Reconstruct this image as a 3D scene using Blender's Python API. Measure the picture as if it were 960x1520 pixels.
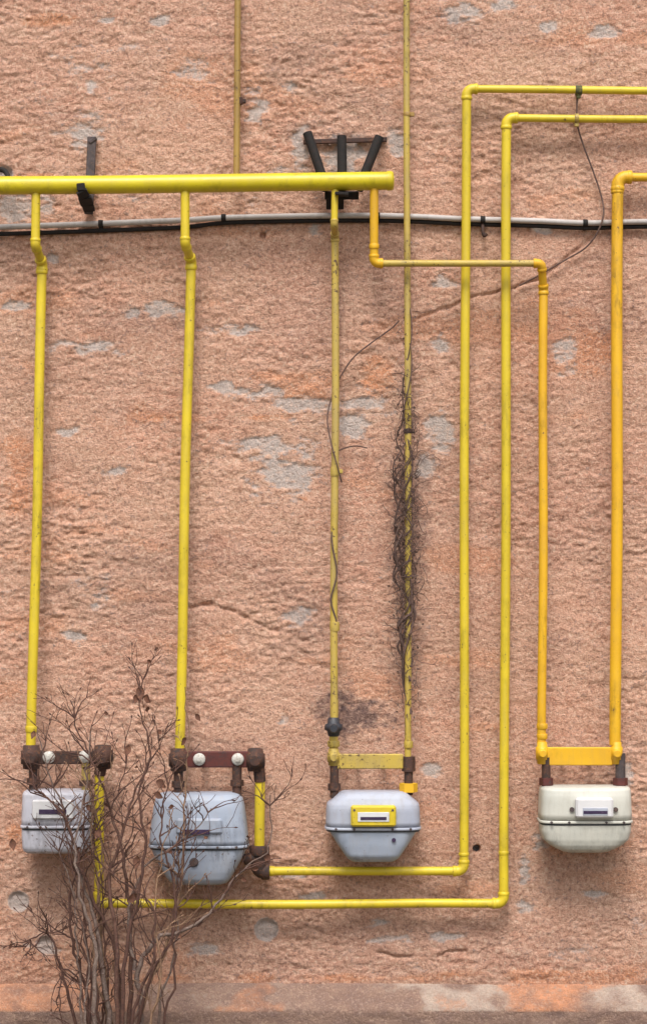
import bpy, math, random
import numpy as np
from mathutils import Vector, Matrix

# ------------------------------------------------------------------ camera, sky, sun, exposure
for o in list(bpy.data.objects):
    bpy.data.objects.remove(o, do_unlink=True)
scene = bpy.context.scene
COL = scene.collection
R = math.radians
PPM = 440.0            # photograph pixels per metre on the wall
Z0 = 0.22              # height of the lower picture edge above the ground
DIST = 7.0             # camera to wall
CAMZ = 1.65
HV = 1520 / PPM
cam_d = bpy.data.cameras.new('camera')
cam = bpy.data.objects.new('camera', cam_d)
COL.objects.link(cam)
cam.location = (0, -DIST, CAMZ)
cam.rotation_euler = (R(90), 0, 0)
cam_d.sensor_fit = 'VERTICAL'
cam_d.sensor_height = 36
cam_d.lens = 36 * DIST / HV
cam_d.shift_y = (Z0 + HV / 2 - CAMZ) / HV
cam_d.clip_end = 500
scene.camera = cam

SUN_EL, SUN_AZ = 56, -10       # azimuth measured from straight in front of the wall, minus = from the left
world = bpy.data.worlds.new('World')
scene.world = world
world.use_nodes = True
wn = world.node_tree
wn.nodes.clear()
sky = wn.nodes.new('ShaderNodeTexSky')
sky.sky_type = 'NISHITA'
sky.sun_disc = False
sky.sun_elevation = R(SUN_EL)
sky.sun_rotation = R(180 + SUN_AZ)
sky.air_density = 1.0
sky.dust_density = 5.0
sky.ozone_density = 1.0
hs = wn.nodes.new('ShaderNodeHueSaturation')       # overcast: the cloud cover takes most of the blue out
hs.inputs['Saturation'].default_value = 0.3
bg = wn.nodes.new('ShaderNodeBackground')
bg.inputs['Strength'].default_value = 0.112
wo = wn.nodes.new('ShaderNodeOutputWorld')
wn.links.new(sky.outputs[0], hs.inputs['Color'])
wn.links.new(hs.outputs[0], bg.inputs[0])
wn.links.new(bg.outputs[0], wo.inputs[0])
sl = bpy.data.lights.new('sun', 'SUN')
sl.energy = 1.5
sl.angle = R(16)
sl.color = (1.0, 0.95, 0.88)
sun = bpy.data.objects.new('sun', sl)
COL.objects.link(sun)
sun.location = (-2, -6, 9)
sd = Vector((math.sin(R(SUN_AZ)) * math.cos(R(SUN_EL)), -math.cos(R(SUN_AZ)) * math.cos(R(SUN_EL)), math.sin(R(SUN_EL))))
sun.rotation_euler = sd.to_track_quat('Z', 'Y').to_euler()
scene.view_settings.view_transform = 'Standard'
scene.view_settings.look = 'None'
scene.view_settings.gamma = 1
scene.view_settings.exposure = 0.66
scene.render.engine = 'CYCLES'

rng = random.Random(7)

# ------------------------------------------------------------------ measuring
def W(px, py, d=0.0):
    """place on the wall (photo measure) carried out to d metres in front of the wall"""
    k = (DIST - d) / DIST
    x = (px - 480) / PPM
    z = Z0 + (1520 - py) / PPM
    return Vector((x * k, -d, CAMZ + (z - CAMZ) * k))
def L(px, d=0.0):
    return px / PPM * (DIST - d) / DIST

# ------------------------------------------------------------------ materials
def new_mat(name):
    m = bpy.data.materials.new(name)
    m.use_nodes = True
    nt = m.node_tree
    return m, nt, nt.nodes['Principled BSDF']
def N(nt, kind, **kw):
    n = nt.nodes.new(kind)
    for k, v in kw.items():
        if k in n.inputs:
            n.inputs[k].default_value = v
        else:
            setattr(n, k, v)
    return n
def mix(nt, fac, a, b, blend='MIX'):
    n = nt.nodes.new('ShaderNodeMix')
    n.data_type = 'RGBA'
    n.blend_type = blend
    for sock, v in ((n.inputs[0], fac), (n.inputs[6], a), (n.inputs[7], b)):
        if hasattr(v, 'is_output'):
            nt.links.new(v, sock)
        elif isinstance(v, (int, float)):
            sock.default_value = v
        else:
            sock.default_value = (*v[:3], 1)
    return n.outputs[2]
def rampf(nt, src, lo, hi, a=0.0, b=1.0):
    n = N(nt, 'ShaderNodeMapRange')
    n.clamp = True
    nt.links.new(src, n.inputs[0])
    n.inputs[1].default_value = lo; n.inputs[2].default_value = hi
    n.inputs[3].default_value = a; n.inputs[4].default_value = b
    return n.outputs[0]
def mathn(nt, op, a, b):
    n = N(nt, 'ShaderNodeMath', operation=op)
    for i, v in enumerate((a, b)):
        if hasattr(v, 'is_output'):
            nt.links.new(v, n.inputs[i])
        else:
            n.inputs[i].default_value = v
    return n.outputs[0]
def coords(nt, scale=(1, 1, 1), world_space=False):
    if world_space:
        g = N(nt, 'ShaderNodeNewGeometry'); out = g.outputs['Position']
    else:
        t = N(nt, 'ShaderNodeTexCoord'); out = t.outputs['Object']
    mp = N(nt, 'ShaderNodeMapping')
    mp.inputs['Scale'].default_value = scale
    nt.links.new(out, mp.inputs[0])
    return mp.outputs[0]
def noise(nt, vec, scale, detail=4, rough=0.55, dist=0.0):
    n = N(nt, 'ShaderNodeTexNoise')
    n.inputs['Scale'].default_value = scale
    n.inputs['Detail'].default_value = detail
    n.inputs['Roughness'].default_value = rough
    n.inputs['Distortion'].default_value = dist
    nt.links.new(vec, n.inputs['Vector'])
    return n.outputs['Fac']
def bump(nt, bsdf, src, strength, distance):
    b = N(nt, 'ShaderNodeBump')
    b.inputs['Strength'].default_value = strength
    b.inputs['Distance'].default_value = distance
    nt.links.new(src, b.inputs['Height'])
    nt.links.new(b.outputs[0], bsdf.inputs['Normal'])

def paint(name, col, col2, wear_col=(0.09, 0.045, 0.025), wear=0.62, rough=0.38, dirt=0.35):
    """old gloss paint: tone drift, dust, small chips down to rusty steel"""
    m, nt, b = new_mat(name)
    v = coords(nt, (1, 1, 1), True)
    vs = coords(nt, (1, 1, 0.25), True)
    c = mix(nt, rampf(nt, noise(nt, v, 7, 3), 0.35, 0.65), col, col2)
    dusty = tuple(0.6 * a + 0.4 * g for a, g in zip(col2, (0.30, 0.22, 0.14)))
    c = mix(nt, rampf(nt, noise(nt, vs, 45, 5, 0.65), 0.48, 0.75, 0, dirt), c, dusty)
    zone = noise(nt, v, 4.5, 4, 0.65)
    grime = mathn(nt, 'MULTIPLY', rampf(nt, zone, 0.50, 0.66, 0, 0.6), rampf(nt, noise(nt, vs, 60, 4, 0.7), 0.42, 0.62))
    c = mix(nt, grime, c, tuple(0.35 * a for a in col2))
    chips = rampf(nt, mathn(nt, 'ADD', noise(nt, v, 85, 5, 0.7), rampf(nt, zone, 0.5, 0.7, 0, 0.07)), wear, wear + 0.05)
    c = mix(nt, chips, c, wear_col)
    nt.links.new(c, b.inputs['Base Color'])
    nt.links.new(mathn(nt, 'ADD', mathn(nt, 'MULTIPLY', noise(nt, v, 30, 3), 0.25), rough), b.inputs['Roughness'])
    bump(nt, b, noise(nt, v, 160, 4, 0.6), 0.25, 0.0015)
    return m
def rusty(name, c1, c2, c3, scale=40, rough=0.8, metal=0.0):
    m, nt, b = new_mat(name)
    v = coords(nt, (1, 1, 1), True)
    c = mix(nt, rampf(nt, noise(nt, v, scale, 5, 0.65), 0.38, 0.62), c1, c2)
    c = mix(nt, rampf(nt, noise(nt, v, scale * 2.3, 5, 0.7), 0.52, 0.66), c, c3)
    nt.links.new(c, b.inputs['Base Color'])
    b.inputs['Roughness'].default_value = rough
    b.inputs['Metallic'].default_value = metal
    bump(nt, b, noise(nt, v, scale * 4, 5, 0.7), 0.5, 0.002)
    return m
M = {}
M['lemon'] = paint('lemon_paint', (0.70, 0.53, 0.025), (0.60, 0.45, 0.025), wear=0.645, dirt=0.45, rough=0.3)
M['header'] = paint('header_paint', (0.66, 0.54, 0.014), (0.56, 0.44, 0.016), wear=0.66, dirt=0.35, rough=0.27)
M['olive'] = paint('worn_mustard_paint', (0.52, 0.37, 0.06), (0.44, 0.32, 0.09), wear=0.60, dirt=0.6)
M['golden'] = paint('golden_paint', (0.76, 0.43, 0.012), (0.68, 0.37, 0.012), wear=0.66, dirt=0.4)
M['tan'] = paint('tan_paint', (0.38, 0.24, 0.055), (0.30, 0.18, 0.05), wear=0.6, dirt=0.5)
M['rust'] = rusty('rusty_iron', (0.075, 0.032, 0.022), (0.035, 0.024, 0.022), (0.16, 0.065, 0.03))
M['oxide'] = rusty('red_oxide_primer', (0.11, 0.022, 0.016), (0.075, 0.018, 0.016), (0.05, 0.03, 0.028), rough=0.6)
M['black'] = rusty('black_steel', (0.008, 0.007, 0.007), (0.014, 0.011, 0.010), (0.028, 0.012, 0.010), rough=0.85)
M['steel'] = rusty('dull_steel', (0.085, 0.065, 0.068), (0.05, 0.038, 0.038), (0.12, 0.075, 0.06), rough=0.7)
M['valve'] = rusty('dark_valve', (0.02, 0.025, 0.035), (0.03, 0.033, 0.045), (0.06, 0.05, 0.05), rough=0.5)
M['bluegrey'] = paint('blue_grey_enamel', (0.31, 0.355, 0.445), (0.36, 0.40, 0.48), (0.12, 0.08, 0.06), wear=0.66, dirt=0.6)
M['palegrey'] = paint('pale_grey_enamel', (0.41, 0.435, 0.51), (0.35, 0.375, 0.46), (0.12, 0.08, 0.06), wear=0.66, dirt=0.6)
M['cream'] = paint('cream_enamel', (0.56, 0.55, 0.49), (0.49, 0.49, 0.44), (0.2, 0.16, 0.12), wear=0.70, dirt=0.5)
M['whiteplastic'] = paint('white_plastic', (0.68, 0.67, 0.68), (0.62, 0.62, 0.64), (0.3, 0.28, 0.26), wear=0.8, dirt=0.15)
M['dial'] = rusty('dial_strip', (0.035, 0.022, 0.06), (0.05, 0.03, 0.07), (0.09, 0.06, 0.11), rough=0.25)
M['conduit'] = paint('grey_white_plastic_conduit', (0.50, 0.465, 0.45), (0.42, 0.385, 0.37), (0.2, 0.15, 0.12), wear=0.68, dirt=0.5, rough=0.5)
M['mossy'] = rusty('green_grimed_steel', (0.10, 0.10, 0.03), (0.06, 0.06, 0.03), (0.2, 0.17, 0.04))
M['seam_shade'] = rusty('dark_seam_shade', (0.05, 0.055, 0.065), (0.08, 0.08, 0.09), (0.03, 0.03, 0.035))
M['weathered'] = paint('weathered_white_enamel', (0.52, 0.51, 0.57), (0.45, 0.45, 0.51), (0.12, 0.08, 0.06), wear=0.64, dirt=0.6)
M['bolt'] = rusty('zinc_bolt', (0.62, 0.60, 0.55), (0.5, 0.48, 0.44), (0.35, 0.3, 0.25), rough=0.4)
M['brick_seam'] = rusty('seam', (0.06, 0.065, 0.075), (0.09, 0.095, 0.1), (0.05, 0.04, 0.04))
M['red_bark'] = rusty('red_brown_bark', (0.12, 0.055, 0.038), (0.07, 0.032, 0.026), (0.18, 0.11, 0.08), scale=60, rough=0.9)
M['bark'] = rusty('grey_brown_bark', (0.19, 0.135, 0.11), (0.10, 0.062, 0.052), (0.28, 0.22, 0.19), scale=60, rough=0.9)
M['twig'] = rusty('dark_twig', (0.075, 0.034, 0.026), (0.11, 0.052, 0.036), (0.045, 0.022, 0.02), scale=50, rough=0.9)
M['straw_twig'] = rusty('light_brown_twig', (0.30, 0.18, 0.11), (0.22, 0.13, 0.08), (0.12, 0.07, 0.05), scale=50, rough=0.9)
M['vine'] = rusty('dead_vine', (0.10, 0.060, 0.052), (0.15, 0.092, 0.07), (0.06, 0.038, 0.04), scale=60, rough=0.95)
M['leaf'] = rusty('dead_leaf', (0.13, 0.05, 0.028), (0.085, 0.035, 0.022), (0.2, 0.09, 0.045), scale=60, rough=0.8)

# ------------------------------------------------------------------ mesh helpers
class MB:
    def __init__(self):
        self.v = []; self.f = []; self.s = []
    def add(self, verts, faces, smooth=True):
        o = len(self.v)
        self.v += [Vector(p) for p in verts]
        self.f += [tuple(i + o for i in f) for f in faces]
        self.s += [smooth] * len(faces)
        return self
    def tube(self, pts, rad, n=14, caps=True, smooth=True):
        pts = [Vector(p) for p in pts]
        if not isinstance(rad, (list, tuple)):
            rad = [rad] * len(pts)
        t0 = (pts[1] - pts[0]).normalized()
        ref = Vector((0, 1, 0)) if abs(t0.y) < 0.9 else Vector((0, 0, 1))
        u = t0.cross(ref).normalized()
        vs = []; m = len(pts)
        for i, p in enumerate(pts):
            t = (pts[min(i + 1, m - 1)] - pts[max(i - 1, 0)]).normalized()
            u = (u - t * u.dot(t)).normalized()
            w = t.cross(u)
            for k in range(n):
                a = 2 * math.pi * k / n
                vs.append(p + (u * math.cos(a) + w * math.sin(a)) * rad[i])
        fs = [(i * n + k, i * n + (k + 1) % n, (i + 1) * n + (k + 1) % n, (i + 1) * n + k) for i in range(m - 1) for k in range(n)]
        self.add(vs, fs, smooth)
        if caps:
            self.add(vs[:n], [tuple(range(n))[::-1]], False)
            self.add(vs[-n:], [tuple(range(n))], False)
        return self
    def box(self, c, size, rot=None, bev=0.0):
        c = Vector(c); hx, hy, hz = (s / 2 for s in size)
        b = min(bev, hx * .8, hy * .8, hz * .8)
        rot = rot or Matrix.Identity(3)
        if b <= 0:
            vs = [(x, y, z) for x in (-hx, hx) for y in (-hy, hy) for z in (-hz, hz)]
            fs = [(0, 1, 3, 2), (4, 6, 7, 5), (0, 4, 5, 1), (2, 3, 7, 6), (0, 2, 6, 4), (1, 5, 7, 3)]
            return self.add([c + rot @ Vector(p) for p in vs], fs, False)
        # chamfered box: hull of three slabs
        import bmesh
        bm = bmesh.new()
        for p in [(x, y, z) for x in (-hx, hx) for y in (-hy, hy) for z in (-hz, hz)]:
            for ax in range(3):
                q = [p[i] - math.copysign(b, p[i]) if i != ax else p[i] for i in range(3)]
                bm.verts.new(q)
        bmesh.ops.convex_hull(bm, input=bm.verts)
        bm.verts.index_update()
        vs = [c + rot @ v.co for v in bm.verts]
        fs = [tuple(v.index for v in f.verts) for f in bm.faces]
        bm.free()
        return self.add(vs, fs, False)
    def loft(self, rings, caps=True, smooth=True):
        n = len(rings[0]); vs = [p for r in rings for p in r]; m = len(rings)
        fs = [(i * n + k, i * n + (k + 1) % n, (i + 1) * n + (k + 1) % n, (i + 1) * n + k) for i in range(m - 1) for k in range(n)]
        if caps:
            fs += [tuple(range(n))[::-1], tuple((m - 1) * n + k for k in range(n))]
        return self.add(vs, fs, smooth)
    def build(self, name, mat, parent=None, kind=None, label=None):
        loc = parent_world(parent)
        me = bpy.data.meshes.new(name)
        me.from_pydata([tuple(p - loc) for p in self.v], [], self.f)
        me.polygons.foreach_set('use_smooth', self.s)
        me.update()
        import bmesh
        bm = bmesh.new(); bm.from_mesh(me)
        bmesh.ops.recalc_face_normals(bm, faces=bm.faces)
        bm.to_mesh(me); bm.free()
        me.materials.append(mat)
        o = bpy.data.objects.new(name, me)
        COL.objects.link(o)
        if parent: o.parent = parent
        if kind: o['kind'] = kind
        if label: o['label'] = label
        return o
def parent_world(p):
    v = Vector((0, 0, 0))
    while p:
        v += p.location; p = p.parent
    return v
def thing(name, label, cat, loc, group=None):
    o = bpy.data.objects.new(name, None)
    o.empty_display_size = 0.05
    COL.objects.link(o)
    o.location = loc
    o['label'] = label; o['category'] = cat
    if group: o['group'] = group
    return o
def spline(pts, per=6):
    pts = [Vector(p) for p in pts]
    P = [pts[0] * 2 - pts[1]] + pts + [pts[-1] * 2 - pts[-2]]
    out = []
    for i in range(1, len(P) - 2):
        a, b, c, d = P[i - 1:i + 3]
        for k in range(per):
            t = k / per
            out.append(0.5 * (2 * b + (c - a) * t + (2 * a - 5 * b + 4 * c - d) * t * t + (3 * b - a - 3 * c + d) * t ** 3))
    out.append(pts[-1])
    return out

# ------------------------------------------------------------------ numpy noise for the render coat
def vnoise(X, Z, sx, sz, seed):
    tab = np.random.default_rng(seed).random((256, 256)) * 2 - 1
    u = X / sx + 91.3; v = Z / sz + 57.7
    iu = np.floor(u).astype(int); iv = np.floor(v).astype(int)
    fu = u - iu; fv = v - iv
    fu = fu * fu * (3 - 2 * fu); fv = fv * fv * (3 - 2 * fv)
    g = lambda a, b: tab[a % 256, b % 256]
    return (g(iu, iv) * (1 - fu) + g(iu + 1, iv) * fu) * (1 - fv) + (g(iu, iv + 1) * (1 - fu) + g(iu + 1, iv + 1) * fu) * fv
def fbm(X, Z, sx, sz, seed, octv=4, gain=0.5):
    s = 0; a = 1; t = 0
    for i in range(octv):
        s = s + a * vnoise(X, Z, sx / 2 ** i, sz / 2 ** i, seed + i); t += a; a *= gain
    return s / t
def sstep(a, b, x):
    t = np.clip((x - a) / (b - a), 0, 1)
    return t * t * (3 - 2 * t)

# ================================================================== SETTING
def build_ground():
    m, nt, b = new_mat('trodden_soil')
    v = coords(nt)
    c = mix(nt, rampf(nt, noise(nt, v, 3, 5), 0.35, 0.65), (0.10, 0.075, 0.05), (0.07, 0.07, 0.035))
    c = mix(nt, rampf(nt, noise(nt, v, 60, 5, 0.7), 0.5, 0.65), c, (0.2, 0.17, 0.13))
    nt.links.new(c, b.inputs['Base Color']); b.inputs['Roughness'].default_value = 0.95
    bump(nt, b, noise(nt, v, 40, 6, 0.65), 0.6, 0.02)
    xs = np.concatenate([[-200, -60, -20], np.linspace(-6, 6, 49), [20, 60, 200]])
    ys = np.concatenate([[-200, -60, -20], np.linspace(-9, 0.4, 40)])
    verts = [(x, y, 0.012 * math.sin(x * 2.1 + y) * math.cos(y * 1.7) if abs(x) < 6 and y > -9 else 0) for y in ys for x in xs]
    n = len(xs)
    faces = [(j * n + i, j * n + i + 1, (j + 1) * n + i + 1, (j + 1) * n + i) for j in range(len(ys) - 1) for i in range(n - 1)]
    o = MB().add(verts, faces).build('ground', m)
    o['kind'] = 'structure'
build_ground()

# photo places where the pink coat has come off: x, y, half width, half height
PATCHES = [(430, 705, 46, 50), (410, 670, 34, 24), (375, 657, 46, 12), (385, 583, 46, 16), (445, 600, 52, 12), (232, 460, 42, 14),
    (128, 515, 46, 11), (118, 203, 34, 20), (382, 168, 19, 28), (830, 530, 19, 26), (690, 18, 34, 18), (815, 40, 18, 10), (655, 515, 20, 18),
    (655, 645, 18, 28), (20, 455, 24, 8), (345, 490, 32, 11), (25, 305, 36, 22), (110, 945, 18, 10), (68, 1402, 18, 16), (520, 630, 22, 20),
    (745, 6, 34, 10), (432, 128, 11, 8), (440, 915, 20, 16), (640, 1145, 14, 12), (785, 1345, 16, 10), (890, 48, 26, 9), (508, 232, 46, 34),
    (447, 222, 15, 30), (588, 216, 14, 24), (467, 340, 11, 12), (80, 385, 12, 12), (668, 420, 26, 10), (806, 340, 16, 8), (545, 600, 30, 10),
    (630, 690, 14, 20), (240, 30, 14, 8), (135, 125, 10, 14), (430, 1300, 22, 8), (420, 1070, 10, 8), (470, 1330, 30, 7), (880, 1330, 22, 8),
    (330, 575, 22, 8), (95, 640, 22, 7), (170, 700, 26, 7), (580, 1395, 30, 8), (300, 1410, 18, 8), (160, 30, 20, 8), (778, 1290, 9, 34), (800, 1250, 14, 14), (950, 1370, 14, 14), (560, 1370, 20, 9), (660, 1390, 26, 8), (930, 1150, 10, 20)]
ORANGE = [(480, 1452, 330, 9), (840, 1449, 170, 13), (680, 1447, 90, 12), (60, 30, 60, 10), (440, 580, 80, 30), (420, 560, 60, 14), (380, 620, 60, 8), (60, 265, 60, 8),
    (30, 700, 30, 60), (240, 620, 60, 20), (560, 560, 30, 30), (450, 740, 30, 10), (890, 520, 50, 30), (20, 1230, 18, 30), (880, 1250, 70, 20)]
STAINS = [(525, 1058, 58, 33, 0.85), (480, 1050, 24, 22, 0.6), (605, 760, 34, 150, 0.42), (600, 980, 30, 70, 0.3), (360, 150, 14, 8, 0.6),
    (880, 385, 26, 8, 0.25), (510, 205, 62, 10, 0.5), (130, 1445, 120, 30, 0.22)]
CRACKS = [((300, 895), (335, 905), (375, 920), (412, 937)), ((880, 350), (800, 415), (715, 440), (620, 470)), 
    ((560, 1416), (610, 1420)), ((650, 1418), (690, 1414)), ((315, 895), (270, 900))]
HOLES = [(28, 1338, 15, 0.012), (395, 1380, 17, 0.011), (707, 1260, 6, 0.05), (68, 1402, 13, 0.012), (390, 350, 5, 0.02), (8, 258, 12, 0.02)]

def wall_fields(X, Z):
    PX = X * PPM + 480; PY = 1520 - (Z - Z0) * PPM
    e1 = fbm(X, Z, 0.10, 0.06, 11, 5, 0.6)
    e2 = fbm(X, Z, 0.045, 0.016, 12, 3, 0.6)
    patch = np.zeros_like(X)
    for (x, y, a, b) in PATCHES:
        r = np.sqrt(((PX - x) / a) ** 2 + ((PY - y) / b) ** 2)
        patch = np.maximum(patch, sstep(-0.5, 0.5, 0.84 - r + 0.85 * e1 + 0.8 * e2))
    far = fbm(X, Z, 0.35, 0.18, 77, 5, 0.6)            # a few more flakes spread over the whole wall
    patch = np.maximum(patch, sstep(0.40, 0.8, far + 0.3 * e2) * 0.7)
    orange = np.zeros_like(X)
    for (x, y, a, b) in ORANGE:
        r = np.sqrt(((PX - x) / a) ** 2 + ((PY - y) / b) ** 2)
        orange = np.maximum(orange, sstep(0.0, 0.7, 1.0 - r + 1.2 * e1) * 0.8)
    orange = np.maximum(orange, sstep(0.22, 0.5, fbm(X, Z, 0.30, 0.11, 31, 4)) * 0.42)
    stain = np.zeros_like(X)
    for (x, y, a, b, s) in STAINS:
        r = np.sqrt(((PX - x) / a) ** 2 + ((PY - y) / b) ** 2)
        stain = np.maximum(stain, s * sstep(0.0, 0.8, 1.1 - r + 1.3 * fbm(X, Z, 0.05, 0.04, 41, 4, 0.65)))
    stain = np.maximum(stain, 0.22 * sstep(0.1, 0.6, fbm(X, Z, 0.28, 0.16, 53, 5, 0.6)))
    stain = np.maximum(stain, 0.20 * sstep(1150, 1430, PY + 160 * e1) * (0.6 + 0.8 * np.clip(fbm(X, Z, 0.15, 0.06, 57, 4) + 0.4, 0, 1)))
    h = 0.009 * fbm(X, Z, 0.55, 0.35, 1, 3)
    lum = fbm(X + 0.02 * vnoise(X, Z, 0.2, 0.2, 3), Z, 0.055, 0.032, 5, 4, 0.62)
    rough_zone = np.clip(0.62 + 0.95 * fbm(X, Z, 0.38, 0.30, 15, 3) + 0.12 * sstep(500, 250, PY), 0.22, 1.25)
    coat = 0.0058 * rough_zone * lum
    crease = 1 - np.abs(fbm(X + 0.015 * vnoise(X, Z, 0.09, 0.09, 7), Z + 0.012 * vnoise(X, Z, 0.07, 0.05, 9), 0.16, 0.042, 21, 3, 0.5)) * 6
    coat -= 0.0030 * np.clip(crease, 0, 1) ** 2 * sstep(-0.2, 0.3, vnoise(X, Z, 0.22, 0.12, 23))
    grain = fbm(X, Z, 0.022, 0.0125, 61, 2, 0.7)
    coat += 0.0056 * rough_zone * grain
    pit = sstep(0.42, 0.75, vnoise(X, Z, 0.026, 0.013, 67))
    coat -= 0.0045 * rough_zone * pit * sstep(-0.1, 0.4, vnoise(X, Z, 0.2, 0.16, 69))
    h = h + coat * (1 - 0.6 * patch) - 0.0040 * sstep(0.42, 0.58, patch + 0.25 * e2)
    for line in CRACKS:
        dmin = np.full_like(X, 1e9)
        wob = 5 * fbm(X, Z, 0.05, 0.05, 83, 2)
        for (x0, y0), (x1, y1) in zip(line[:-1], line[1:]):
            ax, ay = x1 - x0, y1 - y0
            t = np.clip(((PX - x0) * ax + (PY - y0) * ay) / (ax * ax + ay * ay), 0, 1)
            dmin = np.minimum(dmin, np.hypot(PX - x0 - t * ax, PY - y0 - t * ay + wob))
        h -= 0.010 * np.exp(-(dmin / 2.6) ** 2)
    for (x, y, r, dep) in HOLES:
        q = np.hypot(PX - x, PY - y) / r
        q = q + 0.12 * e1
        h -= dep * (1 - sstep(0.75, 1.05, q))
        if r > 7:
            patch = np.maximum(patch, 1 - sstep(0.95, 1.2, q))
    return h, patch, stain, orange

def grid_obj(name, X, Y, Z, cols, mat, parent=None):
    nr, nc = X.shape
    co = np.stack([X, Y, Z], -1).reshape(-1, 3).astype(np.float32)
    idx = np.arange(nr * nc).reshape(nr, nc)
    q = np.stack([idx[:-1, :-1], idx[:-1, 1:], idx[1:, 1:], idx[1:, :-1]], -1).reshape(-1, 4)
    me = bpy.data.meshes.new(name)
    me.vertices.add(len(co)); me.vertices.foreach_set('co', co.ravel())
    me.loops.add(q.size); me.loops.foreach_set('vertex_index', q.ravel().astype(np.int32))
    me.polygons.add(len(q))
    me.polygons.foreach_set('loop_start', np.arange(0, q.size, 4, dtype=np.int32))
    me.polygons.foreach_set('loop_total', np.full(len(q), 4, dtype=np.int32))
    me.polygons.foreach_set('use_smooth', np.ones(len(q), dtype=bool))
    me.update(); me.validate()
    at = me.color_attributes.new('wear', 'FLOAT_COLOR', 'POINT')
    c4 = np.ones((len(co), 4), np.float32)
    for i, c in enumerate(cols): c4[:, i] = c.ravel()
    at.data.foreach_set('color', c4.ravel())
    me.materials.append(mat)
    o = bpy.data.objects.new(name, me); COL.objects.link(o)
    if parent: o.parent = parent
    return o

def render_mat(name, plinth=False):
    m, nt, b = new_mat(name)
    v = coords(nt, (1, 1, 1.7)); vi = coords(nt)
    at = N(nt, 'ShaderNodeAttribute'); at.attribute_name = 'wear'
    sep = N(nt, 'ShaderNodeSeparateColor'); nt.links.new(at.outputs['Color'], sep.inputs[0])
    big = noise(nt, v, 2.2, 4, 0.6); mid = noise(nt, v, 16, 5, 0.65); fine = noise(nt, vi, 80, 5, 0.72); speck = noise(nt, vi, 170, 3, 0.75); kf = 0.4 if plinth else 1.0
    if plinth:
        c = mix(nt, rampf(nt, mid, 0.4, 0.6), (0.26, 0.17, 0.14), (0.32, 0.205, 0.155))
        pale, org = (0.62, 0.50, 0.42), (0.62, 0.27, 0.14)
    else:
        c = mix(nt, rampf(nt, big, 0.36, 0.64), (0.62, 0.315, 0.215), (0.57, 0.35, 0.245))
        c = mix(nt, rampf(nt, mid, 0.38, 0.64), c, (0.68, 0.405, 0.295))
        pale, org = (0.64, 0.57, 0.535), (0.68, 0.27, 0.12)
    if not plinth:
        c = mix(nt, rampf(nt, noise(nt, vi, 1.3, 3, 0.6), 0.45, 0.62, 0, 0.45), c, (0.52, 0.285, 0.21))
    c = mix(nt, mathn(nt, 'MULTIPLY', sep.outputs[2], rampf(nt, mid, 0.35, 0.6, 0.3, 1)), c, org)
    c = mix(nt, rampf(nt, fine, 0.53, 0.64, 0, 0.85 * kf), c, (0.28, 0.14, 0.095))
    c = mix(nt, rampf(nt, fine, 0.48, 0.36, 0, 0.7 * kf), c, (0.76, 0.55, 0.42))
    c = mix(nt, rampf(nt, speck, 0.57, 0.68, 0, 0.75 * kf), c, (0.19, 0.105, 0.08))
    c = mix(nt, rampf(nt, speck, 0.43, 0.32, 0, 0.65 * kf), c, (0.76, 0.57, 0.46))
    pf = mathn(nt, 'ADD', sep.outputs[0], mathn(nt, 'MULTIPLY', mathn(nt, 'SUBTRACT', fine, 0.5), 2.6))
    pf = mathn(nt, 'ADD', pf, mathn(nt, 'MULTIPLY', mathn(nt, 'SUBTRACT', mid, 0.5), 1.3))
    pc = mix(nt, rampf(nt, fine, 0.35, 0.65), pale, tuple(0.70 * p for p in pale))
    pc = mix(nt, rampf(nt, speck, 0.50, 0.7, 0, 0.6), pc, (0.42, 0.27, 0.20))
    c = mix(nt, rampf(nt, pf, 0.22, 0.92, 0, 0.85), c, pc)
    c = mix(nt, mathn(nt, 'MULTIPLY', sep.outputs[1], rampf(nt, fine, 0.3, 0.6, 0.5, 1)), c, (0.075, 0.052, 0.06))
    nt.links.new(c, b.inputs['Base Color'])
    b.inputs['Roughness'].default_value = 0.95
    b.inputs['Specular IOR Level'].default_value = 0.2
    bump(nt, b, mathn(nt, 'ADD', fine, mathn(nt, 'MULTIPLY', speck, 0.5)), 0.9, 0.011)
    return m

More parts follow.
